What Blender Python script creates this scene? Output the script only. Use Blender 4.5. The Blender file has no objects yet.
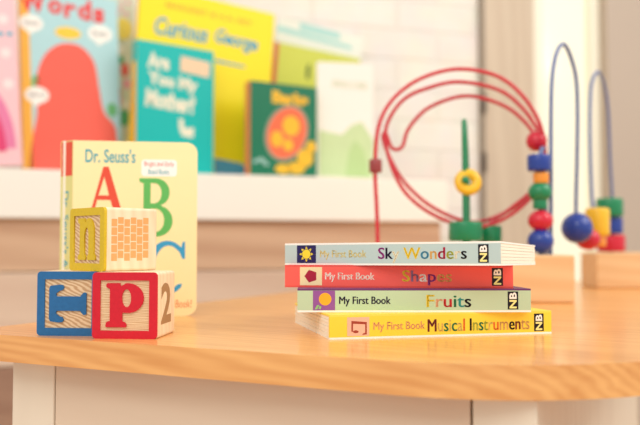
import bpy, bmesh, math, random
from mathutils import Matrix, Vector
random.seed(4)
S = 0.01                      # all lengths below are centimetres
F = 780.0                     # focal length in pixels of the 640x425 frame
HZ = 245.0                    # image row of the horizon
CAMH = 6.5                    # lens height above the table top (z = 0)
C = bpy.context.scene.collection
PI = math.pi
R = math.radians

# ------------------------------------------------------------------ materials
def lin(c):
    c = c / 255.0
    return c / 12.92 if c <= 0.04045 else ((c + 0.055) / 1.055) ** 2.4
def rgb(c): return (lin(c[0]), lin(c[1]), lin(c[2]), 1.0)
def new_mat(name):
    m = bpy.data.materials.new(name); m.use_nodes = True
    nt = m.node_tree; b = nt.nodes['Principled BSDF']
    return m, nt, b
MC = {}
def mat(name, c, rough=0.5, var=0.06, scale=60, bump=0.0, coat=0.0, metal=0.0, spec=0.25):
    if name in MC: return MC[name]
    m, nt, b = new_mat(name)
    tc = nt.nodes.new('ShaderNodeTexCoord')
    n = nt.nodes.new('ShaderNodeTexNoise'); n.inputs['Scale'].default_value = scale; n.inputs['Detail'].default_value = 4
    nt.links.new(tc.outputs['Object'], n.inputs['Vector'])
    mx = nt.nodes.new('ShaderNodeMix'); mx.data_type = 'RGBA'
    a = rgb(c)
    mx.inputs[6].default_value = tuple(min(1, v * (1 - var)) for v in a[:3]) + (1,)
    mx.inputs[7].default_value = tuple(min(1, v * (1 + var)) for v in a[:3]) + (1,)
    nt.links.new(n.outputs['Fac'], mx.inputs[0]); nt.links.new(mx.outputs[2], b.inputs['Base Color'])
    b.inputs['Roughness'].default_value = rough; b.inputs['Metallic'].default_value = metal
    b.inputs['Coat Weight'].default_value = coat; b.inputs['Coat Roughness'].default_value = 0.12
    b.inputs['Specular IOR Level'].default_value = spec
    if bump:
        bp = nt.nodes.new('ShaderNodeBump'); bp.inputs['Strength'].default_value = bump; bp.inputs['Distance'].default_value = 0.0005
        nt.links.new(n.outputs['Fac'], bp.inputs['Height']); nt.links.new(bp.outputs['Normal'], b.inputs['Normal'])
    MC[name] = m
    return m
def wood(name, c1, c2, axis='x', stretch=14, scale=25, rough=0.45, coat=0.0, rings=0.5, rot=0.0, knots=0.0, bump=0.15):
    """long soft grain running along one local axis"""
    m, nt, b = new_mat(name)
    tc = nt.nodes.new('ShaderNodeTexCoord'); mp = nt.nodes.new('ShaderNodeMapping')
    nt.links.new(tc.outputs['Object'], mp.inputs['Vector'])
    sc = [scale, scale, scale]; sc['xyz'.index(axis)] = scale / stretch
    mp.inputs['Scale'].default_value = sc; mp.inputs['Rotation'].default_value = (0, 0, rot)
    n = nt.nodes.new('ShaderNodeTexNoise'); n.inputs['Scale'].default_value = 1.0; n.inputs['Detail'].default_value = 6; n.inputs['Distortion'].default_value = 0.6
    nt.links.new(mp.outputs[0], n.inputs['Vector'])
    w = nt.nodes.new('ShaderNodeTexWave'); w.wave_type = 'BANDS'; w.bands_direction = 'DIAGONAL'
    w.inputs['Scale'].default_value = 1.3; w.inputs['Distortion'].default_value = 7; w.inputs['Detail'].default_value = 3; w.inputs['Detail Scale'].default_value = 0.7
    nt.links.new(mp.outputs[0], w.inputs['Vector'])
    ad = nt.nodes.new('ShaderNodeMix'); ad.data_type = 'FLOAT'; ad.inputs[0].default_value = rings
    nt.links.new(n.outputs['Fac'], ad.inputs[2]); nt.links.new(w.outputs['Fac'], ad.inputs[3])
    cr = nt.nodes.new('ShaderNodeValToRGB')
    cr.color_ramp.elements[0].position = 0.2; cr.color_ramp.elements[0].color = rgb(c2)
    cr.color_ramp.elements[1].position = 0.75; cr.color_ramp.elements[1].color = rgb(c1)
    nt.links.new(ad.outputs[0], cr.inputs[0])
    nt.links.new(cr.outputs[0], b.inputs['Base Color'])
    b.inputs['Roughness'].default_value = rough; b.inputs['Coat Weight'].default_value = coat; b.inputs['Coat Roughness'].default_value = 0.15
    bp = nt.nodes.new('ShaderNodeBump'); bp.inputs['Strength'].default_value = bump; bp.inputs['Distance'].default_value = 0.0004
    nt.links.new(ad.outputs[0], bp.inputs['Height']); nt.links.new(bp.outputs['Normal'], b.inputs['Normal'])
    return m
def brick_mat(name, c, mortar):
    m, nt, b = new_mat(name)
    tc = nt.nodes.new('ShaderNodeTexCoord'); mp = nt.nodes.new('ShaderNodeMapping')
    mp.inputs['Rotation'].default_value = (R(90), 0, 0)
    nt.links.new(tc.outputs['Object'], mp.inputs['Vector'])
    br = nt.nodes.new('ShaderNodeTexBrick'); nt.links.new(mp.outputs[0], br.inputs['Vector'])
    br.inputs['Scale'].default_value = 1.0; br.inputs['Brick Width'].default_value = 0.22; br.inputs['Row Height'].default_value = 0.075
    br.inputs['Mortar Size'].default_value = 0.006; br.inputs['Mortar Smooth'].default_value = 0.6
    br.inputs['Color1'].default_value = rgb(c); br.inputs['Color2'].default_value = rgb([v - 4 for v in c]); br.inputs['Mortar'].default_value = rgb(mortar)
    n = nt.nodes.new('ShaderNodeTexNoise'); n.inputs['Scale'].default_value = 14
    nt.links.new(tc.outputs['Object'], n.inputs['Vector'])
    mx = nt.nodes.new('ShaderNodeMix'); mx.data_type = 'RGBA'; mx.blend_type = 'MULTIPLY'; mx.inputs[0].default_value = 0.15
    nt.links.new(br.outputs['Color'], mx.inputs[6]); nt.links.new(n.outputs['Color'], mx.inputs[7])
    nt.links.new(mx.outputs[2], b.inputs['Base Color']); b.inputs['Roughness'].default_value = 0.7
    bp = nt.nodes.new('ShaderNodeBump'); bp.inputs['Strength'].default_value = 0.5; bp.inputs['Distance'].default_value = 0.004
    nt.links.new(br.outputs['Fac'], bp.inputs['Height']); bp.invert = True
    nt.links.new(bp.outputs['Normal'], b.inputs['Normal'])
    return m

# ------------------------------------------------------------------ mesh helpers
def link(name, me, parent=None, M=None):
    o = bpy.data.objects.new(name, me); C.objects.link(o)
    if parent is not None: o.parent = parent
    if M is not None: o.matrix_local = M
    return o
def thing(name, label, cat, loc=(0, 0, 0), rotz=0.0, group=None):
    o = bpy.data.objects.new(name, None); C.objects.link(o)
    o.empty_display_size = 0.02
    o.location = Vector(loc) * S; o.rotation_euler = (0, 0, rotz)
    tag(o, label, cat, group)
    return o
def tag(o, label=None, cat=None, group=None, kind=None):
    if label: o['label'] = label
    if cat: o['category'] = cat
    if group: o['group'] = group
    if kind: o['kind'] = kind
    return o
def finish(bm, name, m, parent=None, smooth=False, bevel=0.0, seg=2):
    if bevel:
        bmesh.ops.bevel(bm, geom=bm.edges[:], offset=bevel, segments=seg, profile=0.5, affect='EDGES')
    bmesh.ops.scale(bm, vec=(S, S, S), verts=bm.verts[:])
    bmesh.ops.recalc_face_normals(bm, faces=bm.faces[:])
    me = bpy.data.meshes.new(name); bm.to_mesh(me); bm.free()
    for mm in (m if isinstance(m, (list, tuple)) else [m]): me.materials.append(mm)
    if smooth:
        for p in me.polygons: p.use_smooth = True
    return link(name, me, parent)
def bx(bm, x0, x1, y0, y1, z0, z1, bevel=0.0, seg=2, mi=0, M=None):
    r = bmesh.ops.create_cube(bm, size=1.0)
    vs = r['verts']
    for v in vs:
        v.co = Vector(((x0 + x1) / 2 + v.co.x * (x1 - x0), (y0 + y1) / 2 + v.co.y * (y1 - y0), (z0 + z1) / 2 + v.co.z * (z1 - z0)))
    fs = {f for v in vs for f in v.link_faces}
    for f in fs: f.material_index = mi
    if bevel:
        es = list({e for v in vs for e in v.link_edges})
        rr = bmesh.ops.bevel(bm, geom=es, offset=bevel, segments=seg, profile=0.5, affect='EDGES')
        for f in rr['faces']: f.material_index = mi
        vs = list({v for f in rr['faces'] for v in f.verts} | {v for v in vs if v.is_valid})
    if M is not None:
        for v in vs: v.co = M @ v.co
    return vs
def box_obj(name, dims, m, parent=None, bevel=0.0, seg=2):
    bm = bmesh.new(); bx(bm, *dims, bevel=bevel, seg=seg)
    return finish(bm, name, m, parent)
def prism(bm, pts, z0, z1, mi=0):
    a = [bm.verts.new((x, y, z0)) for x, y in pts]; b = [bm.verts.new((x, y, z1)) for x, y in pts]
    n = len(pts); fs = [bm.faces.new(a[::-1]), bm.faces.new(b)]
    for i in range(n): fs.append(bm.faces.new((a[i], a[(i + 1) % n], b[(i + 1) % n], b[i])))
    for f in fs: f.material_index = mi
    return a + b
def lathe(bm, prof, n=28, M=None, mi=0):
    rings = []
    for r, z in prof:
        if r < 1e-6: rings.append([bm.verts.new((0, 0, z))])
        else: rings.append([bm.verts.new((r * math.cos(2 * PI * k / n), r * math.sin(2 * PI * k / n), z)) for k in range(n)])
    for a, b in zip(rings, rings[1:]):
        for k in range(n):
            k2 = (k + 1) % n
            if len(a) == 1 and len(b) == 1: continue
            if len(a) == 1: f = bm.faces.new((a[0], b[k], b[k2]))
            elif len(b) == 1: f = bm.faces.new((a[k], a[k2], b[0]))
            else: f = bm.faces.new((a[k], a[k2], b[k2], b[k]))
            f.material_index = mi
    if M is not None:
        for rg in rings:
            for v in rg: v.co = M @ v.co
def catmull(pts, n=10):
    P = [Vector(p) for p in pts]; P = [P[0] * 2 - P[1]] + P + [P[-1] * 2 - P[-2]]
    out = []
    for i in range(1, len(P) - 2):
        a, b, c, d = P[i - 1:i + 3]
        for k in range(n):
            t = k / n
            out.append(0.5 * ((2 * b) + (c - a) * t + (2 * a - 5 * b + 4 * c - d) * t * t + (3 * b - a - 3 * c + d) * t ** 3))
    out.append(P[-2]); return out
def tube_obj(name, pts, r, m, parent, n=10):
    bm = bmesh.new(); ring0 = None; up = Vector((0.13, 0.31, 1)).normalized(); rings = []
    for i, p in enumerate(pts):
        t = (pts[min(i + 1, len(pts) - 1)] - pts[max(i - 1, 0)]).normalized()
        up = (up - t * up.dot(t)); up = up.normalized() if up.length > 1e-5 else t.orthogonal().normalized()
        sd = t.cross(up)
        rings.append([bm.verts.new(p + (up * math.cos(2 * PI * k / n) + sd * math.sin(2 * PI * k / n)) * r) for k in range(n)])
    for a, b in zip(rings, rings[1:]):
        for k in range(n): bm.faces.new((a[k], a[(k + 1) % n], b[(k + 1) % n], b[k]))
    bm.faces.new(rings[0][::-1]); bm.faces.new(rings[-1])
    return finish(bm, name, m, parent, smooth=True)

# ---- flat lettering and shapes, laid on a face given by origin, right and up vectors (cm)
def on_face(me, name, parent, origin, xd, yd, rect=None, keep=True, mats=None, depth=None):
    xs = [v.co.x for v in me.vertices]; ys = [v.co.y for v in me.vertices]; zs = [v.co.z for v in me.vertices]
    x0, x1, y0, y1, z0 = min(xs), max(xs), min(ys), max(ys), min(zs)
    xd = Vector(xd).normalized(); yd = Vector(yd).normalized(); nd = xd.cross(yd)
    o = Vector(origin)
    if rect:
        rx, ry, rw, rh = rect
        sx = rw / (x1 - x0) if rw else None; sy = rh / (y1 - y0) if rh else sx
        if sx is None: sx = sy
    for v in me.vertices:
        x, y, z = v.co
        if rect: x = rx + (x - x0) * sx; y = ry + (y - y0) * sy
        v.co = (o + xd * x + yd * y + nd * (z - z0)) * S
    me.name = name
    if mats:
        me.materials.clear()
        for mm in mats: me.materials.append(mm)
    ob = link(name, me, parent)
    return ob
def curve_to_mesh(cu):
    tmp = bpy.data.objects.new('tmp_curve', cu); C.objects.link(tmp)
    dg = bpy.context.evaluated_depsgraph_get(); dg.update()
    me = bpy.data.meshes.new_from_object(tmp.evaluated_get(dg))
    bpy.data.objects.remove(tmp); bpy.data.curves.remove(cu)
    return me
def text(name, s, parent, origin, xd, yd, rect, mats, idx=None, ex=0.006, bold=0.0, shear=0.0, bevel=0.0, spacing=1.0, dbl=0.0):
    cu = bpy.data.curves.new('txt', 'FONT'); cu.body = s; cu.size = 1; cu.resolution_u = 3
    cu.offset = bold; cu.shear = shear; cu.space_character = spacing
    mats = mats if isinstance(mats, (list, tuple)) else [mats]
    for mm in mats: cu.materials.append(mm)
    if idx:
        for i, k in enumerate(idx): cu.body_format[i].material_index = k
    cu.extrude = ex
    me = curve_to_mesh(cu)
    for v in me.vertices: v.co.z = (ex * 2 if v.co.z > 0 else 0)
    ob = on_face(me, name, parent, origin, xd, yd, rect)
    if dbl:
        bm = bmesh.new(); bm.from_mesh(me); sh = Vector(xd).normalized() * dbl * S
        g = bmesh.ops.duplicate(bm, geom=bm.verts[:] + bm.edges[:] + bm.faces[:])
        for e in g['geom']:
            if isinstance(e, bmesh.types.BMVert): e.co += sh
        bm.to_mesh(me); bm.free()
    return ob
def shape(name, loops, parent, origin, xd, yd, rect, m, ex=0.01, rnd=0.0):
    cu = bpy.data.curves.new('shp', 'CURVE'); cu.dimensions = '2D'; cu.fill_mode = 'BOTH'
    for lp in loops:
        sp = cu.splines.new('POLY'); sp.points.add(len(lp) - 1)
        for p, (x, y) in zip(sp.points, lp): p.co = (x, y, 0, 1)
        sp.use_cyclic_u = True
    cu.extrude = 1
    me = curve_to_mesh(cu)
    for v in me.vertices: v.co.z = ex * (1 if v.co.z > 0 else 0)
    me.materials.clear(); me.materials.append(m)
    return on_face(me, name, parent, origin, xd, yd, rect)
def arc(cx, cy, rx, ry, a0, a1, n=14):
    return [(cx + rx * math.cos(R(a0 + (a1 - a0) * k / n)), cy + ry * math.sin(R(a0 + (a1 - a0) * k / n))) for k in range(n + 1)]
def disc(cx, cy, r, ry=None, n=28): return arc(cx, cy, r, ry or r, 0, 360 * (n - 1) / n, n - 1)
def sq(x0, y0, x1, y1): return [(x0, y0), (x1, y0), (x1, y1), (x0, y1)]
def rsq(x0, y0, x1, y1, r):
    return arc(x1 - r, y1 - r, r, r, 0, 90, 5) + arc(x0 + r, y1 - r, r, r, 90, 180, 5) + arc(x0 + r, y0 + r, r, r, 180, 270, 5) + arc(x1 - r, y0 + r, r, r, 270, 360, 5)
# serif letter outlines in a unit box
L_P = [[(0, 0), (.52, 0), (.53, .05), (.5, .1), (.42, .13), (.42, .32)] + arc(.55, .64, .42, .33, -80, 95, 16) + [(.44, .93), (.38, .9), (.36, .97), (.03, .97), (0, .93), (.01, .88), (.1, .84), (.1, .14), (.01, .11), (-.01, .05)],
       disc(.53, .64, .12, .2)]
L_n = [[(0, 0), (.44, 0), (.44, .1), (.37, .14), (.37, .6)] + arc(.5, .6, .12, .16, 180, 20, 8) + [(.62, .14), (.56, .1), (.56, 0), (1, 0), (1, .1), (.92, .14)] + arc(.62, .66, .3, .32, 0, 110, 8) + [(.4, .86), (.37, .98), (.0, .98), (0, .88), (.1, .84), (.1, .14), (0, .1)]]
L_T = [[(.22, 0), (.78, 0), (.8, .06), (.75, .12), (.69, .16), (.69, .8), (.76, .82), (.84, .72), (.86, .64), (.93, .6), (.99, .64), (1, .74), (.97, .97), (.9, 1), (.1, 1), (.03, .97), (0, .74), (.01, .64), (.07, .6), (.14, .64), (.16, .72), (.24, .82), (.31, .8), (.31, .16), (.25, .12), (.2, .06)]]
L_A = [[(-.08, 0), (.3, 0), (.3, .06), (.2, .08), (.26, .26), (.66, .26), (.74, .08), (.64, .06), (.64, 0), (1.08, 0), (1.08, .06), (.98, .08), (.6, 1.0), (.44, 1.0), (.1, .08), (-.08, .06)],
       [(.3, .36), (.62, .36), (.47, .78)]]
L_B = [[(0, 0), (.5, 0)] + arc(.5, .27, .45, .27, -90, 70, 10) + [(.6, .54)] + arc(.48, .76, .38, .24, -50, 90, 10) + [(0, 1), (0, .94), (.12, .91), (.12, .09), (0, .06)],
       [(.32, .08), (.46, .08)] + arc(.46, .28, .25, .2, -80, 80, 8) + [(.32, .48)], [(.32, .57), (.44, .57)] + arc(.44, .745, .19, .17, -80, 80, 8) + [(.32, .92)]]
L_C = [arc(.5, .5, .5, .5, 48, 312, 24) + [(.86, .2)] + arc(.53, .5, .34, .41, 310, 55, 20) + [(.8, .78), (.86, .66), (.93, .66), (.93, .98), (.87, .98), (.84, .88)]]

# ------------------------------------------------------------------ camera
cam = bpy.data.cameras.new('camera'); co = bpy.data.objects.new('camera', cam); C.objects.link(co)
cam.sensor_width = 36; cam.lens = F / 640 * 36; cam.clip_start = 0.02; cam.clip_end = 50
PITCH = math.atan((HZ - 212.5) / F)
co.location = (0, 0, CAMH * S); co.rotation_euler = (R(90) + PITCH, 0, 0)
cam.dof.use_dof = True; cam.dof.focus_distance = 0.56; cam.dof.aperture_fstop = 5.0
bpy.context.scene.camera = co
def ray(px, py):
    """direction through a pixel, with unit depth (Y)"""
    x = (px - 320) / F; z = (212.5 - py) / F
    d = Vector((x, math.cos(PITCH) - z * math.sin(PITCH), math.sin(PITCH) + z * math.cos(PITCH)))
    return d / d.y
def P(px, py, Y):
    d = ray(px, py); return Vector((d.x * Y, Y, CAMH + d.z * Y))
def PX(px, Y): return P(px, HZ, Y).x

# ------------------------------------------------------------------ table
TB = R(-25)
UV0 = Vector((0, 46, 0))
def uv(u, v, z=0): return Vector((UV0.x + u * math.cos(TB) - v * math.sin(TB), UV0.y + u * math.sin(TB) + v * math.cos(TB), z))
m_top = wood('honey_varnished_wood', (244, 182, 108), (218, 146, 74), axis='x', stretch=9, scale=55, rough=0.38, coat=0.45, rings=0.25, bump=0.05)
m_wash = wood('whitewashed_pine', (232, 212, 188), (216, 190, 164), axis='x', stretch=8, scale=16, rough=0.6, rings=0.1)
m_wash_v = wood('whitewashed_pine_upright', (238, 224, 202), (228, 212, 190), axis='z', stretch=10, scale=16, rough=0.6, rings=0.08)
tbl = thing('table', 'honey-coloured wooden table with rounded corner and whitewashed cabinet base', 'table', (UV0.x, UV0.y, -48), TB)
bm = bmesh.new()
Rr = 17.0; uL, uR, vB = -30.1, 21.5, 108
pts = arc(uR - Rr, Rr, Rr, Rr, -90, 0, 22) + arc(uR - 6, vB - 6, 6, 6, 0, 90, 6) + arc(uL + 6, vB - 6, 6, 6, 90, 180, 6) + arc(uL + 4, 4, 4, 4, 180, 270, 8)
prism(bm, pts, 46.1, 48.0)
es = [e for e in bm.edges if abs(e.verts[0].co.z - e.verts[1].co.z) < 1e-6]
bmesh.ops.bevel(bm, geom=es, offset=0.62, segments=5, profile=0.5, affect='EDGES')
finish(bm, 'tabletop', m_top, tbl)
box_obj('back_panel', (-23.6, 12, 100, 101.5, 0, 46), m_wash, tbl)
box_obj('front_panel', (-22.58, 8.25, 2.5, 3.7, 1, 46), m_wash, tbl)
box_obj('side_panel', (10.2, 11.9, 5.9, 100, 1, 46), m_wash_v, tbl)
box_obj('side_panel', (-26.8, -25.3, 5.9, 100, 1, 46), m_wash_v, tbl)
for a, b in ((-26.8, -22.7), (8.4, 12.0)):
    box_obj('corner_post', (a, b, 2.4, 5.8, 0, 46), m_wash_v, tbl, bevel=0.12)

# ------------------------------------------------------------------ alphabet blocks
m_maple = wood('pale_maple', (248, 226, 190), (236, 205, 165), axis='z', stretch=7, scale=60, rough=0.55, rings=0.3)
m_rec = wood('routed_maple', (232, 202, 162), (196, 154, 112), axis='x', stretch=3, scale=170, rough=0.6, rings=0.8, rot=R(30))
m_rec_h = wood('routed_maple_ribbed', (236, 208, 166), (206, 166, 120), axis='x', stretch=20, scale=420, rough=0.6, rings=0.9)
m_bred = mat('block_red', (208, 32, 50), 0.5, bump=0.3, var=.12, scale=400)
m_bblue = mat('block_blue', (44, 106, 160), 0.55, bump=0.3, var=.15, scale=400)
m_byel = mat('block_yellow', (214, 182, 36), 0.5, bump=0.3, var=.12, scale=400)
m_brn = mat('branded_brown', (170, 130, 86), 0.7)
m_stamp = mat('stamped_orange', (232, 168, 104), 0.7, var=.15, scale=500)
BS = 4.6
def block(name, label, px, Y, z, yaw, colour, recm, loops, rotate_letter=False, group='wooden alphabet blocks', corner='L'):
    x = PX(px, Y)
    # empty at the block's base centre; px is the front-left corner of its lettered face
    cs, sn = math.cos(yaw), math.sin(yaw)
    cx = x + cs * BS / 2 - sn * BS / 2; cy = Y + sn * BS / 2 + cs * BS / 2
    t = thing(name, label, 'toy block', (cx, cy, z), yaw, group)
    h = BS / 2; d = 0.13
    body = bmesh.new(); bx(body, -h, h, -h + d, h - 0.0, 0, BS, bevel=0.2, seg=3)
    finish(body, 'body', m_maple, t)
    fr = bmesh.new()
    # recessed panel and raised frame of the lettered face (towards -y)
    of = (-h, -h + d + 0.16, 0)
    w = 0.56
    shape('frame', [rsq(0, 0, BS, BS, .28), sq(w, w, BS - w, BS - w)], t, (-h, -h + 0.22, 0), (1, 0, 0), (0, 0, 1), None, colour, ex=0.22)
    shape('panel', [sq(w, w, BS - w, BS - w)], t, (-h, -h + 0.22, 0), (1, 0, 0), (0, 0, 1), None, recm, ex=0.11)
    if rotate_letter:
        shape('letter', loops, t, (-h, -h + 0.12, 0), (0, 0, 1), (-1, 0, 0), (0.95, -3.65, 2.7, 2.75), colour, ex=0.13)
    else:
        lw = 2.7 if len(loops) == 2 else 2.3
        shape('letter', loops, t, (-h, -h + 0.12, 0), (1, 0, 0), (0, 0, 1), ((BS - lw) / 2, 0.8, lw, 3.05), colour, ex=0.13)
    fr.free()
    return t
Yr = CAMH * F / (338 - HZ)
tr = block('alphabet_block', 'wooden block with red frame and red letter P, between blue block and book stack', 93, Yr, 0, R(-5), m_bred, m_rec_h, L_P)
h = BS / 2
text('engraved_numeral', '2', tr, (h + 0.002, -h, 0), (0, 1, 0), (0, 0, 1), (1.0, 0.9, 2.5, 2.9), m_brn, ex=0.004, bold=0.03)['label'] = 'brown numeral 2 on the side'
tb = block('alphabet_block', 'wooden block with blue frame and sideways blue letter T, leftmost on table', 38.0, Yr + 1.75, 0, R(-5), m_bblue, m_rec, L_T, rotate_letter=True)
# the upper block shows two faces; its lettered face looks left
ty = block('alphabet_block', 'wooden block with yellow frame and letter n, stacked on top of two blocks', 69.5, 0, BS + 0.01, R(-42), m_byel, m_rec, L_n)
ny = Vector((PX(104, 55.4), 55.4, BS + 0.01))
# lettered face runs from back-left to the near corner: place by its near (right) corner
yw = R(-42)
cs, sn = math.cos(yw), math.sin(yw)
cc = ny - Vector((cs, sn, 0)) * h + Vector((-sn, cs, 0)) * h
ty.location = cc * S
def beside(o, ref, back):
    c_, s_ = math.cos(R(-5)), math.sin(R(-5))
    o.location = ref.location + Vector((-4.64 * c_ - back * s_, -4.64 * s_ + back * c_, 0)) * S
beside(tb, tr, 1.4)
# brick pattern printed on its right face
m_ = []
cw, g = 0.47, 0.07
for i in range(6):
    for j in range(5):
        x0 = 0.6 + i * (cw + g); yy = 0.75 + j * 0.62 + (0.2 if i % 2 else 0)
        hh = 0.54
        if yy + hh > 3.9: hh = 3.9 - yy
        m_.append(sq(x0, yy, x0 + cw, yy + hh))
shape('stamped_pattern', m_, ty, (h + 0.002, -h, 0), (0, 1, 0), (0, 0, 1), None, m_stamp, ex=0.006)['label'] = 'orange printed brick pattern'

# ------------------------------------------------------------------ stack of board books
m_page = mat('board_pages', (250, 244, 226), 0.6, var=.02)
m_white = mat('white_card', (250, 248, 240), 0.5, var=.01)
m_black = mat('black_ink', (28, 24, 34), 0.5)
COL = {'purple': (150, 50, 130), 'dark': (38, 28, 54), 'pale': (236, 228, 196), 'yellow': (238, 206, 56), 'teal': (74, 140, 170), 'tan': (226, 176, 100),
       'crimson': (178, 34, 66), 'olive': (176, 180, 70), 'black': (26, 22, 28), 'grey': (150, 110, 140), 'white': (255, 248, 236), 'rose': (214, 70, 90),
       'pink': (230, 170, 130), 'red': (206, 50, 50), 'green': (48, 124, 80), 'sea': (60, 160, 150), 'brown': (120, 50, 44), 'lemon': (226, 192, 96), 'orange': (232, 120, 50)}
def ink(k): return mat('ink_' + k, COL[k], 0.5, var=.02)
LB, TH, DP = 16.8, 1.68, 13.0
DL = 0.085
def stack_book(level, label, pxl, Yl, yaw, c_spine, c_back, title, tcols, tpx, series_c, spx, icon, ipx, npx, top_m=None, under_m=None, pgside=None):
    xl = PX(pxl, Yl)
    th = level * DL / DP
    z0 = level * (TH + 0.012) - (Yl - 54) * math.tan(th) if level else 0.0
    t = thing('board_book', label, 'book', (0, 0, 0), 0, 'board books in the stack')
    t.matrix_world = Matrix.Translation(Vector((xl, Yl, z0)) * S) @ Matrix.Rotation(-th, 4, 'X') @ Matrix.Rotation(yaw, 4, 'Z')
    ms = mat('cover_' + title.replace(' ', '_'), c_spine, 0.38, var=.02, coat=0.2)
    mt = top_m or m_white; mu = under_m or m_white
    def wedge(vs):
        for v in vs:
            if v.is_valid: v.co.z *= 1 - DL / TH * max(0, v.co.y) / DP
    # spine
    bm = bmesh.new(); bx(bm, 0, LB, 0, 0.25, 0.13, TH - 0.13)
    finish(bm, 'spine', ms, t)
    for nm, z0_, z1_, mm in (('front_cover', TH - 0.13, TH, mt), ('back_cover', 0, 0.13, mu)):
        bm = bmesh.new(); pts = [(0, 0.0), (LB, 0.0)] + arc(LB - .8, DP - .8, .8, .8, 0, 90, 6) + arc(.8, DP - .8, .8, .8, 90, 180, 6)
        vs = prism(bm, pts, z0_, z1_); wedge(vs); finish(bm, nm, mm, t)
    # leaves: six thick boards with a hairline between
    bm = bmesh.new(); n = 6; gap = 0.022; hh = (TH - 0.26) / n
    for k in range(n):
        ins = 0.02 + 0.02 * (k % 2)
        pts = [(ins, 0.25), (LB - ins, 0.25)] + arc(LB - .8 - ins, DP - .8 - ins, .8, .8, 0, 90, 6) + arc(.8 + ins, DP - .8 - ins, .8, .8, 90, 180, 6)
        vs = prism(bm, pts, 0.13 + k * hh + gap / 2, 0.13 + (k + 1) * hh - gap / 2); wedge(vs)
    bx(bm, 0.15, LB - 0.15, 0.25, DP - 1.2, 0.14, TH - 0.26)
    finish(bm, 'page_block', pgside or m_page, t)
    # position along the spine seen at an image column
    dx, dy = math.cos(yaw), math.sin(yaw)
    def s_at(px):
        k = (px - 320) / F
        # approx (ignores the slight pitch): X = k * Y
        return (k * Yl - xl) / (dx - k * dy)
    X, Z = (1, 0, 0), (0, 0, 1)
    O = (0, -0.004, 0)
    # icon
    a, b = s_at(ipx[0]), s_at(ipx[1])
    icon(t, O, X, Z, a, b)
    # series line
    a, b = s_at(spx[0]), s_at(spx[1])
    text('series_lettering', 'My First Book', t, O, X, Z, (a, 0.42, b - a, 0.7), mat('series_' + title, series_c, .5, var=.02), dbl=0.03)
    # title in letters of many colours
    a, b = s_at(tpx[0]), s_at(tpx[1])
    uniq = sorted(set(tcols)); idx = []; k = 0
    for ch in title:
        if ch == ' ': idx.append(0)
        else: idx.append(uniq.index(tcols[k])); k += 1
    text('title_lettering', title, t, O, X, Z, (a, 0.36 if 'p' not in title and 'y' not in title else 0.2, b - a, 0.88 if 'p' not in title and 'y' not in title else 1.1), [ink(c) for c in uniq], idx, dbl=0.05)
    # logo
    a, b = s_at(npx[0]), s_at(npx[1])
    shape('logo_panel', [sq(a, 0.2, b, TH - 0.2)], t, O, X, Z, None, m_black, ex=0.008)
    text('logo_lettering', 'NB', t, (0, -0.012, 0), (0, 0, 1), (-1, 0, 0), (0.27, -(b - (b - a) * .16), TH - 0.54, (b - a) * .68), [ink('white'), mat('ink_light_yellow', (248, 238, 150), .5)], [1, 0], ex=0.004, bold=0.03)
    return t
def ic_sun(t, O, X, Z, a, b):
    shape('icon_panel', [sq(a, .16, b, 1.52)], t, O, X, Z, None, mat('navy', (38, 34, 92), .5), ex=0.006)
    c = ((a + b) / 2, .84); O2 = (0, -0.012, 0)
    lp = [disc(c[0], c[1], .36)]
    for k in range(8):
        an = k * 45
        lp.append([(c[0] + .42 * math.cos(R(an - 15)), c[1] + .42 * math.sin(R(an - 15))), (c[0] + .6 * math.cos(R(an)), c[1] + .6 * math.sin(R(an))), (c[0] + .42 * math.cos(R(an + 15)), c[1] + .42 * math.sin(R(an + 15)))])
    shape('sun_icon', lp, t, O2, X, Z, None, mat('sun_yellow', (240, 222, 60), .5), ex=0.004)
def ic_pent(t, O, X, Z, a, b):
    shape('icon_panel', [sq(a, .16, b, 1.52)], t, O, X, Z, None, mat('icon_cream', (244, 222, 170), .5), ex=0.006)
    c = ((a + b) / 2, .84)
    shape('pentagon_icon', [[(c[0] + .5 * math.cos(R(180 + 72 * k)), c[1] + .5 * math.sin(R(180 + 72 * k))) for k in range(5)]], t, (0, -0.012, 0), X, Z, None, mat('pentagon_crimson', (172, 28, 58), .5), ex=0.004)
def ic_fruit(t, O, X, Z, a, b):
    shape('icon_panel', [sq(a, .14, b, 1.54)], t, O, X, Z, None, mat('icon_purple', (150, 86, 156), .5), ex=0.006)
    c = ((a + b) / 2 + .08, .94)
    shape('fruit_icon', [disc(c[0], c[1], .45)], t, (0, -0.012, 0), X, Z, None, mat('fruit_orange', (248, 176, 44), .5), ex=0.004)
    shape('leaf_icon', [[(a + .12, .2), (a + .3, .22), (a + .46, .52), (a + .28, .5)], [(a + .4, .24), (a + .55, .22), (a + .6, .4), (a + .48, .46)]], t, (0, -0.017, 0), X, Z, None, mat('leaf_green', (150, 200, 120), .5), ex=0.004)
def ic_note(t, O, X, Z, a, b):
    shape('icon_panel', [sq(a, .2, b, 1.5)], t, O, X, Z, None, mat('icon_pink', (242, 190, 160), .5), ex=0.006)
    shape('note_icon', [[(a + .3, .5), (a + .42, .5), (a + .42, 1.05), (b - .3, 1.0), (b - .3, .42), (b - .5, .34), (b - .5, .28), (b - .18, .3), (b - .18, 1.15), (a + .3, 1.25)], disc(a + .62, .5, .2, .1)], t, (0, -0.012, 0), X, Z, None, mat('note_brown', (164, 70, 50), .5), ex=0.004)
m_purple = mat('purple_cover', (110, 60, 110), .45); m_cov_red = mat('red_cover', (226, 84, 76), .45)
m_yel_under = mat('yellow_cover', (250, 224, 90), .45); m_ivory = mat('ivory_cover', (252, 250, 236), .4)
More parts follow.
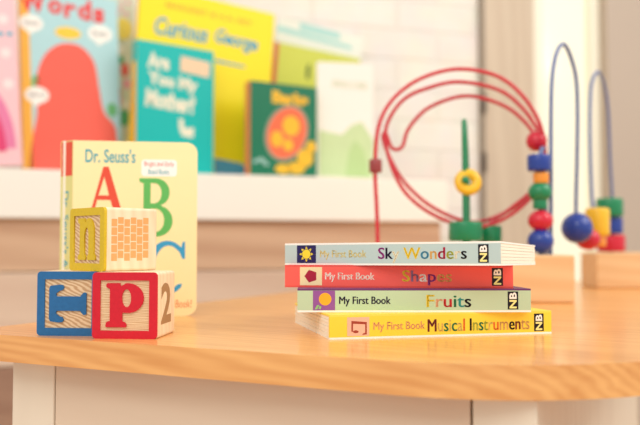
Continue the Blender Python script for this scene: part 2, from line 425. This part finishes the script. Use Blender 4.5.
B1 = stack_book(0, 'yellow board book spelling Musical Instruments, bottom of the stack', 329.5, 53.9, R(13), (250, 218, 66), None, 'Musical Instruments',
                ['brown', 'lemon', 'green', 'lemon', 'green', 'lemon', 'orange', 'black', 'olive', 'green', 'olive', 'lemon', 'orange', 'tan', 'black', 'brown', 'tan', 'tan'],
                (427, 528), (232, 166, 110), (373, 424), ic_note, (347, 369), (533, 542.5), top_m=m_yel_under, under_m=m_ivory,)
B2 = stack_book(1, 'pale green board book spelling Fruits, second from bottom of the stack', 297.5, 56.2, R(0.5), (192, 212, 174), None, 'Fruits',
                ['yellow', 'pink', 'red', 'green', 'sea', 'black'], (426, 470), (40, 26, 58), (339, 390), ic_fruit, (313, 335), (507, 517.5), top_m=m_purple)
B3 = stack_book(2, 'red board book spelling Shapes, third from bottom of the stack', 285, 59.0, R(-8), (250, 98, 86), None, 'Shapes',
                ['yellow', 'grey', 'white', 'purple', 'tan', 'tan'], (402, 451), (255, 232, 214), (325, 374), ic_pent, (300, 322), (491.5, 502.5), top_m=m_cov_red, under_m=m_cov_red)
B4 = stack_book(3, 'pale blue board book spelling Sky Wonders, top of the stack', 285, 60.9, R(-26.3), (186, 208, 206), None, 'Sky Wonders',
                ['purple', 'dark', 'pale', 'yellow', 'teal', 'tan', 'crimson', 'olive', 'pale', 'black'], (378, 466), (222, 208, 140), (320, 366), ic_sun, (297, 316), (478, 488.5), top_m=m_white)

# ------------------------------------------------------------------ ABC board book standing behind the blocks
YA = 71.0
A0 = Vector((PX(72, YA - 0.8), YA - 0.8, 0))
yawA = R(9)
HA = (HZ - 141) * YA / F + CAMH
t = thing('board_book', 'cream alphabet board book standing upright behind the toy blocks', 'book', A0, yawA)
mA = mat('cream_cover', (249, 233, 176), 0.4, var=.02, coat=.2)
kA = (197 - 320) / F
WA = (kA * A0.y - A0.x) / (math.cos(yawA) - kA * math.sin(yawA))
def board(name, x0, x1, y0, y1, m, rot=0.0, ox=0.0, oy=0.0, rr=1.0):
    bm = bmesh.new()
    pts = [(x0, 0), (x1 - rr, 0)] + arc(x1 - rr, rr, rr, rr, -90, 0, 6) + arc(x1 - rr, HA - rr, rr, rr, 0, 90, 6) + [(x0, HA)]
    a = [bm.verts.new((x, y0, z)) for x, z in pts]; b = [bm.verts.new((x, y1, z)) for x, z in pts]; n = len(pts)
    bm.faces.new(a); bm.faces.new(b[::-1])
    for i in range(n): bm.faces.new((a[i], b[i], b[(i + 1) % n], a[(i + 1) % n]))
    for v in bm.verts:
        v.co = Matrix.Translation((ox, oy, 0)) @ Matrix.Rotation(rot, 3, 'Z').to_4x4() @ v.co
    return finish(bm, name, m, t)
board('front_cover', 0, WA, 0, 0.18, mA)
board('page_block', 0.12, WA - 0.1, 0.2, 0.7, m_page)
bx_, by_ = -1.25, 1.15
board('page_block', 0.2, WA - 0.3, -0.55, -0.02, m_page, R(10), bx_, by_)
board('back_cover', 0, WA, 0.0, 0.18, mA, R(10), bx_, by_)
m_spA = mat('spine_yellow_green', (222, 214, 140), .45)
bm = bmesh.new(); prism(bm, [(0, 0.0), (0.1, 0.18), (bx_ + .1, by_ + .18), (bx_, by_)], 0, HA); finish(bm, 'spine', m_spA, t)
bm = bmesh.new(); so = Vector((-by_, bx_, 0)).normalized() * -0.0
dsp = Vector((bx_, by_, 0)); nsp = Vector((-by_, bx_, 0)).normalized()
if nsp.y > 0: nsp = -nsp
spx_ = (-dsp).normalized(); spo = dsp + nsp * 0.006
m_red = mat('print_red', (226, 84, 62), .45, var=.03); m_teal = mat('print_teal', (84, 168, 180), .45, var=.03)
m_grn = mat('print_green', (100, 184, 96), .45, var=.03); m_blu = mat('print_blue', (62, 160, 206), .45, var=.03)
shape('spine_badge', [sq(0.1, HA - 3.2, dsp.length - .1, HA - .1)], t, spo, spx_, (0, 0, 1), None, m_red, ex=0.006)
text('spine_lettering', "Dr. Seuss's ABC", t, spo + Vector((0, 0, 0)), (0, 0, -1), spx_, (-(HA - 4.6), 0.5, 8.6, 0.66), m_teal, bold=.01)
O = (0, -0.004, 0); X = (1, 0, 0); Z = (0, 0, 1)
def ax(px): return (px - 72) / 125.0 * WA
def az(py): return (317 - py) / 176.0 * HA
text('author_lettering', "Dr. Seuss's", t, O, X, Z, (ax(84), az(163), ax(134) - ax(84), az(149) - az(163)), m_teal, bold=.015)
shape('letter_a', L_A, t, O, X, Z, (ax(85), az(212), ax(123) - ax(85), az(167) - az(212)), m_red)
shape('letter_b', L_B, t, O, X, Z, (ax(138), az(237), ax(172) - ax(138), az(178) - az(237)), m_grn)
shape('letter_c', L_C, t, O, X, Z, (ax(146), az(295), ax(185) - ax(146), az(241) - az(295)), m_blu)
bg_ = shape('badge', [rsq(ax(140), az(176), ax(176), az(159), .3)], t, O, X, Z, None, m_white)
text('badge_lettering', 'Bright and Early', bg_, (0, -0.016, 0), X, Z, (ax(143), az(167), ax(173) - ax(143), .55), mat('badge_red', (228, 120, 110), .5))
text('badge_lettering', 'Board Books', bg_, (0, -0.016, 0), X, Z, (ax(147), az(174), ax(168) - ax(147), .5), m_teal)
text('subtitle_lettering', 'Amazing Alphabet Book!', t, O, X, Z, (ax(120), az(311), ax(192) - ax(120), .95), mat('subtitle_orange', (232, 140, 96), .5))

# ------------------------------------------------------------------ bookcase
BY = R(17)
BO = Vector((PX(0, 136), 136, 0))             # front face of the ledge at the image's left edge
def bc(u, v, z=0): return Vector((BO.x + u * math.cos(BY) - v * math.sin(BY), BO.y + u * math.sin(BY) + v * math.cos(BY), z))
ZS = CAMH + (HZ - 168) * 136 / F             # ledge top
ZB = CAMH + (HZ - 218) * 136 / F
m_shelfw = mat('white_painted_shelf', (246, 240, 228), 0.5, var=.02, scale=8)
m_casew = wood('washed_brown_pine', (222, 186, 152), (196, 154, 122), axis='x', stretch=9, scale=9, rough=0.6, rings=0.3)
m_casew2 = wood('greyed_pine', (228, 202, 178), (210, 178, 154), axis='x', stretch=9, scale=9, rough=0.6, rings=0.2)
kc = thing('bookcase', 'low pine bookcase with thick white display shelf against the brick wall', 'bookcase', (BO.x, BO.y, -48), BY)
U1 = 86
box_obj('display_shelf', (-20, U1, 0, 31, ZB + 48, ZS + 48), m_shelfw, kc, bevel=0.25)
box_obj('front_panel', (-18, U1 - 1, 1.6, 3.2, 49.8, ZB + 48), m_casew, kc)
box_obj('front_panel', (-18, U1 - 1, 1.4, 3.2, 33.2, 49.6), m_casew2, kc)
box_obj('shaded_panel', (-18, U1 - 1, 1.2, 3.2, 0, 33), wood('brown_pine_shaded', (176, 140, 116), (150, 112, 92), axis='x', stretch=9, scale=9, rough=0.6, rings=0.3), kc)  # lowest front board, browner because the shade there is painted into its colour
box_obj('side_panel', (U1 - 3, U1 - 1, 3.2, 30, 0, ZB + 48), m_casew, kc)
box_obj('side_panel', (-19, -17, 3.2, 30, 0, ZB + 48), m_casew, kc)

# ------------------------------------------------------------------ picture books on the shelf
def standing_book(label, pxl, pxr, Yl, yaw, topy, thick, cover, spine=None, roll=0.0, pages=None, name='picture_book', topright=None, group='picture books on the display shelf'):
    k0, k1 = (pxl - 320) / F, (pxr - 320) / F
    xl = k0 * Yl
    W = (k1 * Yl - xl) / (math.cos(yaw) - k1 * math.sin(yaw))
    lift = max(0, math.sin(roll) * W)
    zb = ZS + lift + 0.01
    H = (CAMH + (HZ - topy) * Yl / F - zb) / math.cos(roll)
    t = thing(name, label, 'book', (0, 0, 0), 0, group)
    # roll > 0: leaning clockwise; the book is placed so its edges match half way up
    sh = math.sin(roll) * H * 0.5
    M3 = Matrix.Translation(Vector((xl, Yl, zb))) @ Matrix.Rotation(yaw, 4, 'Z') @ Matrix.Translation(Vector((-sh, 0, 0))) @ Matrix.Rotation(roll, 4, 'Y')
    Mi = M3.inverted()
    t.matrix_world = Matrix.Translation(M3.translation * S) @ M3.to_3x3().to_4x4()
    b = 0.22
    def bb(nm, d, m):
        bm = bmesh.new(); bx(bm, *d, bevel=0.06, seg=1); return finish(bm, nm, m, t)
    bb('front_cover', (0.0, W, 0, b, 0, H), cover)
    bb('back_cover', (0.0, W, thick - b, thick, 0, H), cover)
    bb('spine', (-0.02, b, b, thick - b, 0, H), spine or cover)
    bb('page_block', (b, W - 0.3, b, thick - b, 0.3, H - 0.3), m_page)
    def pt(px, py):
        """the point of the front cover seen at an image point"""
        o = Mi @ Vector((0, 0, CAMH)); d = Mi.to_3x3() @ ray(px, py); k = -o.y / d.y
        q = o + d * k
        return (min(max(q.x, 0.03), W - 0.03), min(max(q.z, 0.03), H - 0.03))
    return dict(t=t, W=W, H=H, pt=pt, fx=lambda px, py=100: pt(px, py)[0], fz=lambda px, py: pt(px, py)[1])
def dec(bk, name, loops, m, ly=1, split=False):
    for lp in ([[l] for l in loops] if split else [loops]):
        shape(name, lp, bk['t'], (0, -0.02 * ly, 0), X, Z, None, m, ex=0.018)
def along(bk, name, s, px0, py0, px1, py1, hpx, m, ly=2, **k):
    """slanted lettering: its base line runs between two image points"""
    q0 = bk['pt'](px0, py0); q1 = bk['pt'](px1, py1); q2 = bk['pt'](px0, py0 - hpx)
    a = Vector((q0[0], 0, q0[1])); b = Vector((q1[0], 0, q1[1]))
    d = b - a; up = Vector((-d.z, 0, d.x)).normalized(); hh = q2[1] - q0[1]
    return text(name, s, bk['t'], a + Vector((0, -.02 * ly, 0)), d, up, (0, 0, d.length, hh), m, ex=.006, **k)
def pts_on(bk, lst): return [bk['pt'](x, y) for x, y in lst]

def ell(bk, x, y, rx, ry, tilt=0):
    a, z = bk['pt'](x, y); r1 = bk['pt'](x + rx, y)[0] - a; r2 = abs(bk['pt'](x, y - ry)[1] - z); ct, st = math.cos(tilt), math.sin(tilt)
    return [(a + ct * p - st * q, z + st * p + ct * q) for p, q in disc(0, 0, r1, r2)]
# pink book at the far left
bk = standing_book('pink polka-dot picture book at the left end of the shelf', -55, 15, 134.5, R(14), -25, 1.4, mat('pink_cover', (248, 200, 204), .4, var=.03), roll=R(-3.5))
W, H = bk['W'], bk['H']
mh = mat('hot_pink', (226, 70, 120), .4); mp_ = mat('pale_pink', (252, 226, 224), .4); mhp = mat('magenta', (232, 130, 170), .4)
ctr = W - 3.6
dec(bk, 'dress_arch', [arc(ctr - 4, 3, 6.8, 12.6, 0, 180, 24)], mhp)
dec(bk, 'inner_arch', [arc(ctr - 4, 2.5, 5.2, 10.4, 0, 180, 24)], mh, 2)
dec(bk, 'polka_dot', [disc(x, y, .9) for x, y in ((W - 2, 26), (W - 5, 22), (W - 1.8, 20), (W - 8, 25), (W - 4.5, 30), (W - 7, 18), (W - 1.6, 14.5))], mp_, split=True)
dec(bk, 'scallop', [disc(W - 1.0 - 1.5 * k, 23.4, .5) for k in range(6)], mat('edging_blue', (110, 180, 200), .4), 2, split=True)
# the words book: sky blue cover, orange border
bk = standing_book('large pale blue words picture book with speech bubbles and orange edge', 19, 118, 140.5, R(33), -16, 1.8, mat('sky_cover', (178, 218, 222), .4, var=.03), spine=mat('orange_spine', (250, 176, 60), .4), roll=R(-2.2))
W, H = bk['W'], bk['H']
dec(bk, 'orange_border', [[(0.02, .05), (1.8, .05), (1.5, H - .05), (0.02, H - .05)]], mat('border_orange', (250, 186, 74), .4))
m_coral = mat('coral', (244, 104, 88), .45, var=.05, scale=30)
hill = catmull([(x, y, 0) for x, y in pts_on(bk, [(28, 172), (32, 140), (37, 112), (36, 80), (44, 56), (60, 44), (80, 46), (94, 62), (99, 88), (104, 112), (116, 130), (117, 178)])], 6)
hill = [(v.x, v.y) for v in hill]
dec(bk, 'coral_mound', [hill], m_coral)
dec(bk, 'green_leaf', [ell(bk, 36, 84, 5, 9), ell(bk, 112, 110, 5, 7)], mat('soft_green', (110, 184, 120), .45), split=True)
dec(bk, 'yellow_cloud', [ell(bk, 68, 33, 13, 6)], mat('warm_yellow', (248, 206, 70), .45))
for nm, x, y, s, rx in (('cloud', 31, 23, 'cloud', 12), ('flower', 100, 34, 'flower', 12), ('bird', 37, 95, 'bird', 12)):
    a, z = bk['pt'](x, y); rw = bk['fx'](x + rx, y) - a; rh = rw * .72
    dec(bk, 'speech_bubble', [disc(a, z, rw, rh)[:20] + [(a - .2, z - rh - .7)] + disc(a, z, rw, rh)[22:]], m_white, 2)
    sb = [c for c in C.objects if c.name.startswith('speech_bubble')][-1]
    text('bubble_lettering', s, sb, (0, -0.06, 0), X, Z, (a - rw * .6, z - rh * .25, rw * 1.2, rh * .6), m_black, ex=.006)
mw = mat('title_red', (232, 66, 66), .45)
for ch, x0, x1, yb in zip('Words', (20, 48, 64, 78, 93), (46, 62, 76, 91, 104), (11, 13, 17, 19, 22)):
    along(bk, 'title_letter', ch, x0, yb, x1, yb + 2, 20 if ch in 'Wd' else 14, mw, bold=.04)
# yellow patterned book glimpsed behind
bk = standing_book('flower-patterned picture book half hidden behind the large words book', 88, 132, 156, R(16), -14, 1.6, mat('patterned_cover', (214, 216, 196), .4, var=.06))
W, H = bk['W'], bk['H']
for nm, c, l in (('pink', (240, 160, 178), [(114, 4, 2, 2), (121, 8, 2, 2), (128, 3, 2, 2), (126, 14, 2, 2), (117, 13, 2, 2), (122, 1, 1.5, 1.5), (114, 100, 8, 7), (127, 84, 4, 5)]),
                 ('yellow', (248, 220, 96), [(123, 29, 9, 11)]), ('red', (234, 96, 84), [(125, 70, 4, 7), (118, 92, 3, 4)]),
                 ('green', (90, 176, 120), [(124, 118, 7, 8), (121, 60, 3, 4)]), ('white', (250, 240, 226), [(121, 50, 3, 5), (126, 105, 3, 4)])):
    dec(bk, 'petal', [ell(bk, *q) for q in l], mat('petal_' + nm, c, .4), {'pink': 1, 'yellow': 2, 'red': 3, 'green': 4, 'white': 5}[nm], split=True)
# yellow book behind the turquoise one
m_gy = mat('bright_yellow', (252, 226, 32), .4, var=.02)
bk = standing_book('large bright yellow picture book with blue script title behind the turquoise book', 133, 270, 151, R(31), -22, 1.5, m_gy, spine=mat('amber_spine', (248, 190, 50), .4), roll=R(3.5))
W, H = bk['W'], bk['H']
mb = mat('title_blue', (70, 160, 196), .45); mo = mat('soft_orange', (240, 170, 60), .45)
along(bk, 'title_lettering', 'Curious', 154, 34, 208, 44, 19, mb, bold=.03, shear=.25)
along(bk, 'title_lettering', 'George', 214, 46, 257, 56, 19, mb, bold=.03, shear=.25)
along(bk, 'author_lettering', 'MARGRET & H.A. REY', 166, 7, 252, 26, 5, mo, bold=.02)
dec(bk, 'brush_stroke', [pts_on(bk, [(215, 59), (245, 66), (245, 68), (215, 62)])], mb)
dec(bk, 'blue_ground', [pts_on(bk, [(214, 178), (270, 179), (240, 163), (214, 158)])], mat('ground_blue', (90, 160, 190), .45))
# turquoise book
m_tq = mat('turquoise_cover', (8, 184, 178), .4, var=.03)
bk = standing_book('turquoise picture book with cream lettering in front of the yellow one', 135, 213, 145.5, R(36), 37, 2.2, m_tq, spine=mat('turq_spine', (250, 190, 40), .4))
W, H = bk['W'], bk['H']
bm = bmesh.new(); bx(bm, -0.05, 0.2, .3, 1.9, H - 4, H - .1); finish(bm, 'spine_badge', m_tq, bk['t'])
mcr = mat('title_cream', (236, 232, 208), .45)
along(bk, 'title_lettering', 'Are', 147, 67, 169, 71, 16, mcr, bold=.05)
along(bk, 'title_lettering', 'You My', 147, 87, 197, 96, 17, mcr, bold=.05)
along(bk, 'title_lettering', 'Mother?', 145, 106, 194, 115, 19, mcr, bold=.05)
dec(bk, 'paper_label', [pts_on(bk, [(181, 56), (210, 63), (209, 78), (180, 71)])], mat('label_peach', (242, 206, 170), .45))
dec(bk, 'nest', [pts_on(bk, [(148, 158), (156, 150), (168, 152), (172, 166), (160, 172), (148, 170)])], mat('nest_brown', (150, 140, 96), .5))
dec(bk, 'pale_sprig', [pts_on(bk, [(179, 118), (183, 119), (184, 128), (194, 128), (193, 138), (182, 136), (179, 128)])], mcr)
# green book
bk = standing_book('dark green board book with orange oval on its cover and salmon spine', 250, 317, 152.5, R(30), 79, 2.6, mat('forest_green', (24, 116, 84), .4, var=.05), spine=mat('salmon_spine', (246, 140, 90), .4), name='board_book')
W, H = bk['W'], bk['H']
my = mat('mustard', (236, 186, 50), .45)
along(bk, 'title_lettering', 'Barks', 272, 103, 308, 107, 13, my, bold=.06)
dec(bk, 'grey_outline', [ell(bk, 287, 133, 20.5, 30, R(-28))], mat('outline_grey', (150, 150, 130), .45))
dec(bk, 'orange_oval', [ell(bk, 287, 133, 18, 27, R(-28))], mat('oval_orange', (240, 112, 74), .45), 2)
dec(bk, 'yellow_spot', [ell(bk, 291, 126, 8.5, 10), ell(bk, 277, 139, 6, 8), ell(bk, 288, 145, 5, 6)], my, 3, split=True)
dec(bk, 'yellow_spot', [ell(bk, 283, 169, 8, 5), ell(bk, 296, 168, 9, 6), ell(bk, 305, 158, 8, 9), ell(bk, 311, 147, 5, 6)], my, 4, split=True)
dec(bk, 'dark_spot', [ell(bk, 305, 160, 3, 3)], mat('forest_green', (0, 0, 0)), 3)
dec(bk, 'grey_arc', [pts_on(bk, [(253, 160), (262, 157), (270, 165), (266, 166), (260, 161), (253, 164)])], mat('arc_grey', (150, 190, 180), .45))
# lime book, pale book behind it, white book in front
bk = standing_book('lime green picture book with red spine behind the white book', 270, 356, 170, R(24), 39, 1.2, mat('lime_cover', (204, 208, 84), .4, var=.03), spine=mat('red_spine', (222, 80, 60), .4), roll=R(5))
dec(bk, 'red_edge', [[(0.02, .1), (.7, .1), (.7, bk['H'] - .1), (0.02, bk['H'] - .1)]], mat('spine_red', (222, 90, 70), .4))
dec(bk, 'dark_figure', [ell(bk, 308, 72, 2, 8)], mat('fig', (90, 110, 50), .5))
bk = standing_book('tall pale white and aqua picture book at the back of the shelf', 266, 354, 177, R(15), 14, 1.2, mat('milk_cover', (236, 238, 226), .4, var=.02), roll=R(9))
dec(bk, 'aqua_bands', [pts_on(bk, [(264, 22), (352, 46), (352, 50), (264, 28)]), pts_on(bk, [(300, 22), (340, 33), (340, 40), (300, 30)])], mat('aqua', (176, 220, 214), .4))
bk = standing_book('white picture book with pale green hills, at the right end of the shelf', 317, 374, 163, R(9), 60, 1.6, mat('white_cover', (244, 240, 230), .4, var=.02))
m_pg = mat('pale_hill', (204, 222, 170), .45)
dec(bk, 'hills', [pts_on(bk, [(319, 176), (373, 178), (373, 140), (362, 122), (352, 125), (342, 135), (319, 130)])], m_pg)
dec(bk, 'deeper_hill', [pts_on(bk, [(345, 177), (371, 178), (364, 150), (355, 140), (349, 150)])], mat('hill2', (188, 214, 150), .45), 2)
along(bk, 'title_lettering', 'SPRING IS HERE', 332, 87, 367, 90, 7, mat('title_sage', (206, 214, 176), .5))

# ------------------------------------------------------------------ bead maze
m_pine = wood('bead_maze_pine', (238, 198, 146), (226, 176, 122), axis='x', stretch=9, scale=18, rough=0.45, rings=0.3)
m_wr = mat('red_wire', (206, 42, 56), 0.3, coat=.5); m_wg = mat('green_wire', (30, 130, 84), 0.3, coat=.5); m_wb = mat('blue_wire', (100, 114, 158), 0.3, coat=.5)
bead = {'red': mat('bead_red', (206, 30, 54), .3, coat=.5), 'blue': mat('bead_blue', (34, 62, 150), .3, coat=.5), 'green': mat('bead_green', (24, 132, 84), .3, coat=.5),
        'yellow': mat('bead_yellow', (240, 190, 40), .3, coat=.5), 'orange': mat('bead_orange', (236, 150, 50), .3, coat=.5), 'brown': mat('bead_maroon', (150, 60, 60), .3, coat=.5)}
YM = 88.0
mz = thing('bead_maze', 'wooden bead maze with red spiral, green and blue wires on block feet', 'toy', (PX(480, YM), YM, 0))
org = Vector((PX(480, YM), YM, 0))
HB = CAMH - (255 - HZ) * YM / F
def loc(p): return p - org
x0 = PX(388, YM) - org.x; x1 = PX(574, YM) - org.x
bm = bmesh.new(); bx(bm, x0, x1, 0, 6.5, 0, HB, bevel=.25, seg=3, M=Matrix.Translation((0, 0, 0)) @ Matrix.Rotation(R(-2), 4, 'Z'))
finish(bm, 'base_block', m_pine, mz)
YN = 117.0
HB2 = HB
xa = PX(596, YN) - org.x; xb = PX(672, YN) - org.x
bm = bmesh.new(); bx(bm, xa, xb, YN - YM, YN - YM + 7, 0, HB2, bevel=.25, seg=3)
finish(bm, 'base_block', m_pine, mz)
box_obj('connecting_rail', (xa + 1.0, xa + 4, 6.5, YN - YM + .5, 1.0, 3.6), m_pine, mz, bevel=.2) if False else None
def wire(name, l, m, r=0.3, n=10):
    return tube_obj(name, [loc(v) for v in catmull([P(*q) for q in l], n)], r, m, mz)
# red spiral: three uneven turns and a hairpin bend, stepping away from us
sp2 = [(378, 262), (377, 215), (375, 165), (379, 125), (394, 98), (422, 78), (461, 69), (503, 79), (533, 110), (545, 148), (538, 186), (512, 214), (476, 227), (436, 216), (405, 192),
       (389, 158), (386, 128), (402, 101), (428, 88), (461, 82), (503, 92), (532, 120), (543, 150), (534, 188), (508, 211), (472, 222), (434, 208), (406, 184), (390, 158), (383, 138), (386, 134), (392, 148), (402, 147),
       (409, 128), (430, 107), (468, 96), (508, 108), (533, 132), (541, 154), (534, 187), (510, 209), (489, 226), (484, 262)]
sp = [(x, y, YM + 2.6 + 5.2 * math.sin(PI * min(1, i / (len(sp2) - 4)) * .5) * (1 if i < len(sp2) - 5 else .6)) for i, (x, y) in enumerate(sp2)]
sw = wire('spiral_wire', sp, m_wr, r=.24, n=7); sw['label'] = 'red spiral wire'
gw = wire('wire', [(465, 262, YM + 2), (465, 220, YM + 2), (464.5, 160, YM + 2), (464, 128, YM + 2.3), (464, 121, YM + 3.2), (465, 128, YM + 4.2), (467, 170, YM + 5), (468, 230, YM + 5), (468, 262, YM + 5)], m_wg, r=.3)
gw['label'] = 'green wire'
bw = wire('wire', [(550.5, 266, YM + 3), (551, 200, YM + 3), (551, 120, YM + 3), (552, 80, YM + 3.3), (556, 55, YM + 4), (563, 44, YM + 5.5), (570, 55, YM + 7), (576, 78, YM + 8.4), (577.5, 110, YM + 9), (577, 160, YM + 9.5), (576, 205, YM + 10), (577, 226, YM + 10.5), (586, 240, YM + 13), (596, 226, YM + 17), (592, 200, YM + 18.5), (590, 150, YM + 19.5), (590, 105, YM + 20.5), (592, 82, YM + 21.5), (598, 72, YM + 23.5), (604, 84, YM + 26), (608, 110, YM + 28), (610, 160, YM + 30), (612, 200, YM + 31), (611, 240, YM + 32), (611, 256, YM + 32)], m_wb, r=.24)
bw['label'] = 'blue wire'
vw = wire('wire', [(541, 266, YM + 2), (541, 220, YM + 2), (540, 170, YM + 2), (541, 152, YM + 2.6), (543, 149, YM + 3.8), (545, 160, YM + 5), (546, 262, YM + 5)], m_wb, r=.27)
def ball(c, px, py, Y, r, sq_=1.0):
    p = loc(P(px, py, Y)); bm = bmesh.new()
    prof = [(max(0, r * math.sin(PI * k / 14)), -r * sq_ * math.cos(PI * k / 14)) for k in range(15)]
    prof[0] = (0, prof[0][1]); prof[-1] = (0, prof[-1][1])
    lathe(bm, prof, M=Matrix.Translation(p)); o = finish(bm, 'bead', bead[c], mz, smooth=True); return o
def drum(c, px, py, Y, r, hh, tilt=0, n=28):
    p = loc(P(px, py, Y)); bm = bmesh.new(); e = min(r, hh) * .22
    lathe(bm, [(0, -hh), (r - e, -hh), (r - e * .3, -hh + e * .3), (r, -hh + e), (r, hh - e), (r - e * .3, hh - e * .3), (r - e, hh), (0, hh)], n=n, M=Matrix.Translation(p) @ Matrix.Rotation(tilt, 4, 'Y'))
    return finish(bm, 'bead', bead[c], mz, smooth=n > 10)
ball('red', 536.5, 141, YM + 5.2, 1.25); drum('blue', 539, 163, YM + 2, 1.35, .95); drum('orange', 541, 178, YM + 2, .9, .65)
ball('green', 540, 192, YM + 2, 1.35, .9); drum('green', 540, 204, YM + 2, .8, .6); ball('red', 540.5, 220.5, YM + 2, 1.45, .85); ball('blue', 540.5, 241, YM + 2, 1.5, .95)
drum('brown', 375.5, 166, YM + 3.1, .75, .8)
drum('green', 465.5, 231.5, YM + 2.3, 1.95, 1.15); drum('green', 490, 234, YM + 6, 1.4, 1.0)
# fat yellow ring bead on the green wire, hole towards us
bm = bmesh.new(); p = loc(P(468, 182, YM + 2)); prof = []
for k in range(17):
    a = 2 * PI * k / 16; prof.append((.98 + .62 * math.cos(a), .55 * math.sin(a)))
lathe(bm, prof, M=Matrix.Translation(p) @ Matrix.Rotation(R(80), 4, 'X')); bmesh.ops.remove_doubles(bm, verts=bm.verts[:], dist=1e-4)
finish(bm, 'ring_bead', bead['yellow'], mz, smooth=True)
ball('green', 465.5, 180, YM + 1.4, .45)
ball('blue', 577, 228, YM + 10.6, 1.95); ball('red', 588, 239, YM + 13.5, 1.6, .9); drum('yellow', 597.5, 222, YM + 17.3, 1.6, 1.9)
drum('orange', 597, 240, YM + 17.4, 1.2, .9)
drum('green', 609.5, 207.5, YM + 30.8, 2.0, 1.4); drum('blue', 610.5, 225.5, YM + 31.4, 1.8, 1.25); drum('red', 611, 243, YM + 32, 2.1, 1.3)

# ------------------------------------------------------------------ the room
m_brick = brick_mat('white_painted_brick', (250, 243, 233), (244, 237, 226))
WV = 32.0
def wallbox(name, u0, u1, v0, v1, z0, z1, m, kind='structure'):
    bm = bmesh.new(); bx(bm, u0, u1, v0, v1, z0, z1)
    o = finish(bm, name, m); o.location = BO * S; o.rotation_euler = (0, 0, BY)
    if kind: o['kind'] = kind
    return o
def u_at(px, v):
    k = (px - 320) / F; c, s = math.cos(BY), math.sin(BY)
    # X = BO.x + u c - v s ; Y = BO.y + u s + v c ; X = k Y
    return (k * (BO.y + v * c) - BO.x + v * s) / (c - k * s)
ub = u_at(486, WV)
wallbox('wall_back', -60, ub, WV, WV + 10, -48, 130, m_brick)
m_col = wood('beige_timber', (214, 196, 172), (202, 182, 158), axis='z', stretch=14, scale=9, rough=.6, rings=.3)
uc0 = u_at(486, WV - 1); uc1 = u_at(539, WV - 1)
wallbox('trim_1', uc0, uc0 + (uc1 - uc0) * .55, WV - 1, WV + 11, -48, 130, m_col)
wallbox('trim_2', uc0 + (uc1 - uc0) * .57, uc1, WV + .3, WV + 11, -48, 130, m_col)
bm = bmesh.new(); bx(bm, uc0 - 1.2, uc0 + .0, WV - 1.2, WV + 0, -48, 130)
o = finish(bm, 'shadow_strip', mat('grey_shadow_gap', (150, 136, 120), .6)); o.location = BO * S; o.rotation_euler = (0, 0, BY); o['kind'] = 'structure'  # grey strip, the shadow along the column edge put in as colour
for zz in (40, 25):
    box_obj('hinge', (uc0 - 1.0, uc0 - .1, WV - 1.9, WV - 1.2, zz, zz + 5), mat('dark_hinge', (70, 62, 58), .4), o, bevel=.1)
# window with glazing bars, cream frame, bright daylight behind
m_frame = mat('cream_frame', (250, 246, 226), .5, var=.02)
m_pane, nt, b = new_mat('daylit_pane')
b.inputs['Base Color'].default_value = rgb((250, 248, 226)); b.inputs['Emission Color'].default_value = rgb((255, 250, 222)); b.inputs['Emission Strength'].default_value = 0.15
b.inputs['Roughness'].default_value = .1
uw0 = uc1; uw1 = u_at(603, WV + 1)
win = bpy.data.objects.new('window_1', None); C.objects.link(win); win.location = BO * S; win.rotation_euler = (0, 0, BY); win['kind'] = 'structure'
bm = bmesh.new()
bx(bm, uw0, uw0 + 3.2, WV + 1, WV + 5, -48, 130, bevel=.3); bx(bm, uw1 - 3.2, uw1, WV + 1, WV + 5, -48, 130, bevel=.3)
for z in (-30, 90): bx(bm, uw0 + 3.2, uw1 - 3.2, WV + 1.5, WV + 4.5, z, z + 3)
finish(bm, 'window_frame', m_frame, win)
box_obj('window_pane', (uw0 + 3.2, uw1 - 3.2, WV + 2.8, WV + 3.2, -48, 130), m_pane, win)
m_gw = mat('greige_wall', (196, 180, 164), .7, var=.03, scale=6)
wallbox('wall_right', uw1, uw1 + 160, WV - 2, WV + 10, -48, 130, m_gw)
# floor
m_floor = wood('brown_floor', (206, 176, 148), (180, 146, 118), axis='x', stretch=8, scale=5, rough=.4)
o = box_obj('floor', (-250, 300, -60, 330, -50, -48), m_floor); o['kind'] = 'structure'

# ------------------------------------------------------------------ light
for root in [o for o in bpy.data.objects if o.type == 'EMPTY' and o.parent is None]:
    last = {}
    for c in [c for c in bpy.data.objects if c.parent == root]:
        base = c.name.split('.')[0]
        host = {'logo_lettering': 'logo_panel', 'sun_icon': 'icon_panel', 'pentagon_icon': 'icon_panel', 'fruit_icon': 'icon_panel', 'leaf_icon': 'icon_panel', 'note_icon': 'icon_panel'}.get(base)
        if host:
            h_ = [k for k in bpy.data.objects if k.parent == root and k.name.split('.')[0] == host]
            if h_: c.parent = h_[0]
w = bpy.data.worlds.new('world'); bpy.context.scene.world = w; w.use_nodes = True
bg = w.node_tree.nodes['Background']; bg.inputs[0].default_value = (1.0, 0.955, 0.9, 1); bg.inputs[1].default_value = 0.8
def area(name, loc_, target, sx, sy, power, col):
    l = bpy.data.lights.new(name, 'AREA'); l.shape = 'RECTANGLE'; l.size = sx * S; l.size_y = sy * S; l.energy = power; l.color = col
    o = bpy.data.objects.new(name, l); C.objects.link(o); o.location = Vector(loc_) * S
    o.rotation_euler = (Vector(target) - Vector(loc_)).to_track_quat('-Z', 'Y').to_euler()
area('window_daylight', (150, 40, 130), (0, 70, 0), 140, 110, 19, (1.0, .96, .9))
area('room_daylight', (-50, -60, 130), (0, 70, 0), 160, 100, 14, (1.0, .97, .93))
sc = bpy.context.scene
sc.view_settings.view_transform = 'Standard'; sc.view_settings.look = 'None'; sc.view_settings.gamma = 1; sc.view_settings.use_curve_mapping = False
sc.view_settings.exposure = 0.08
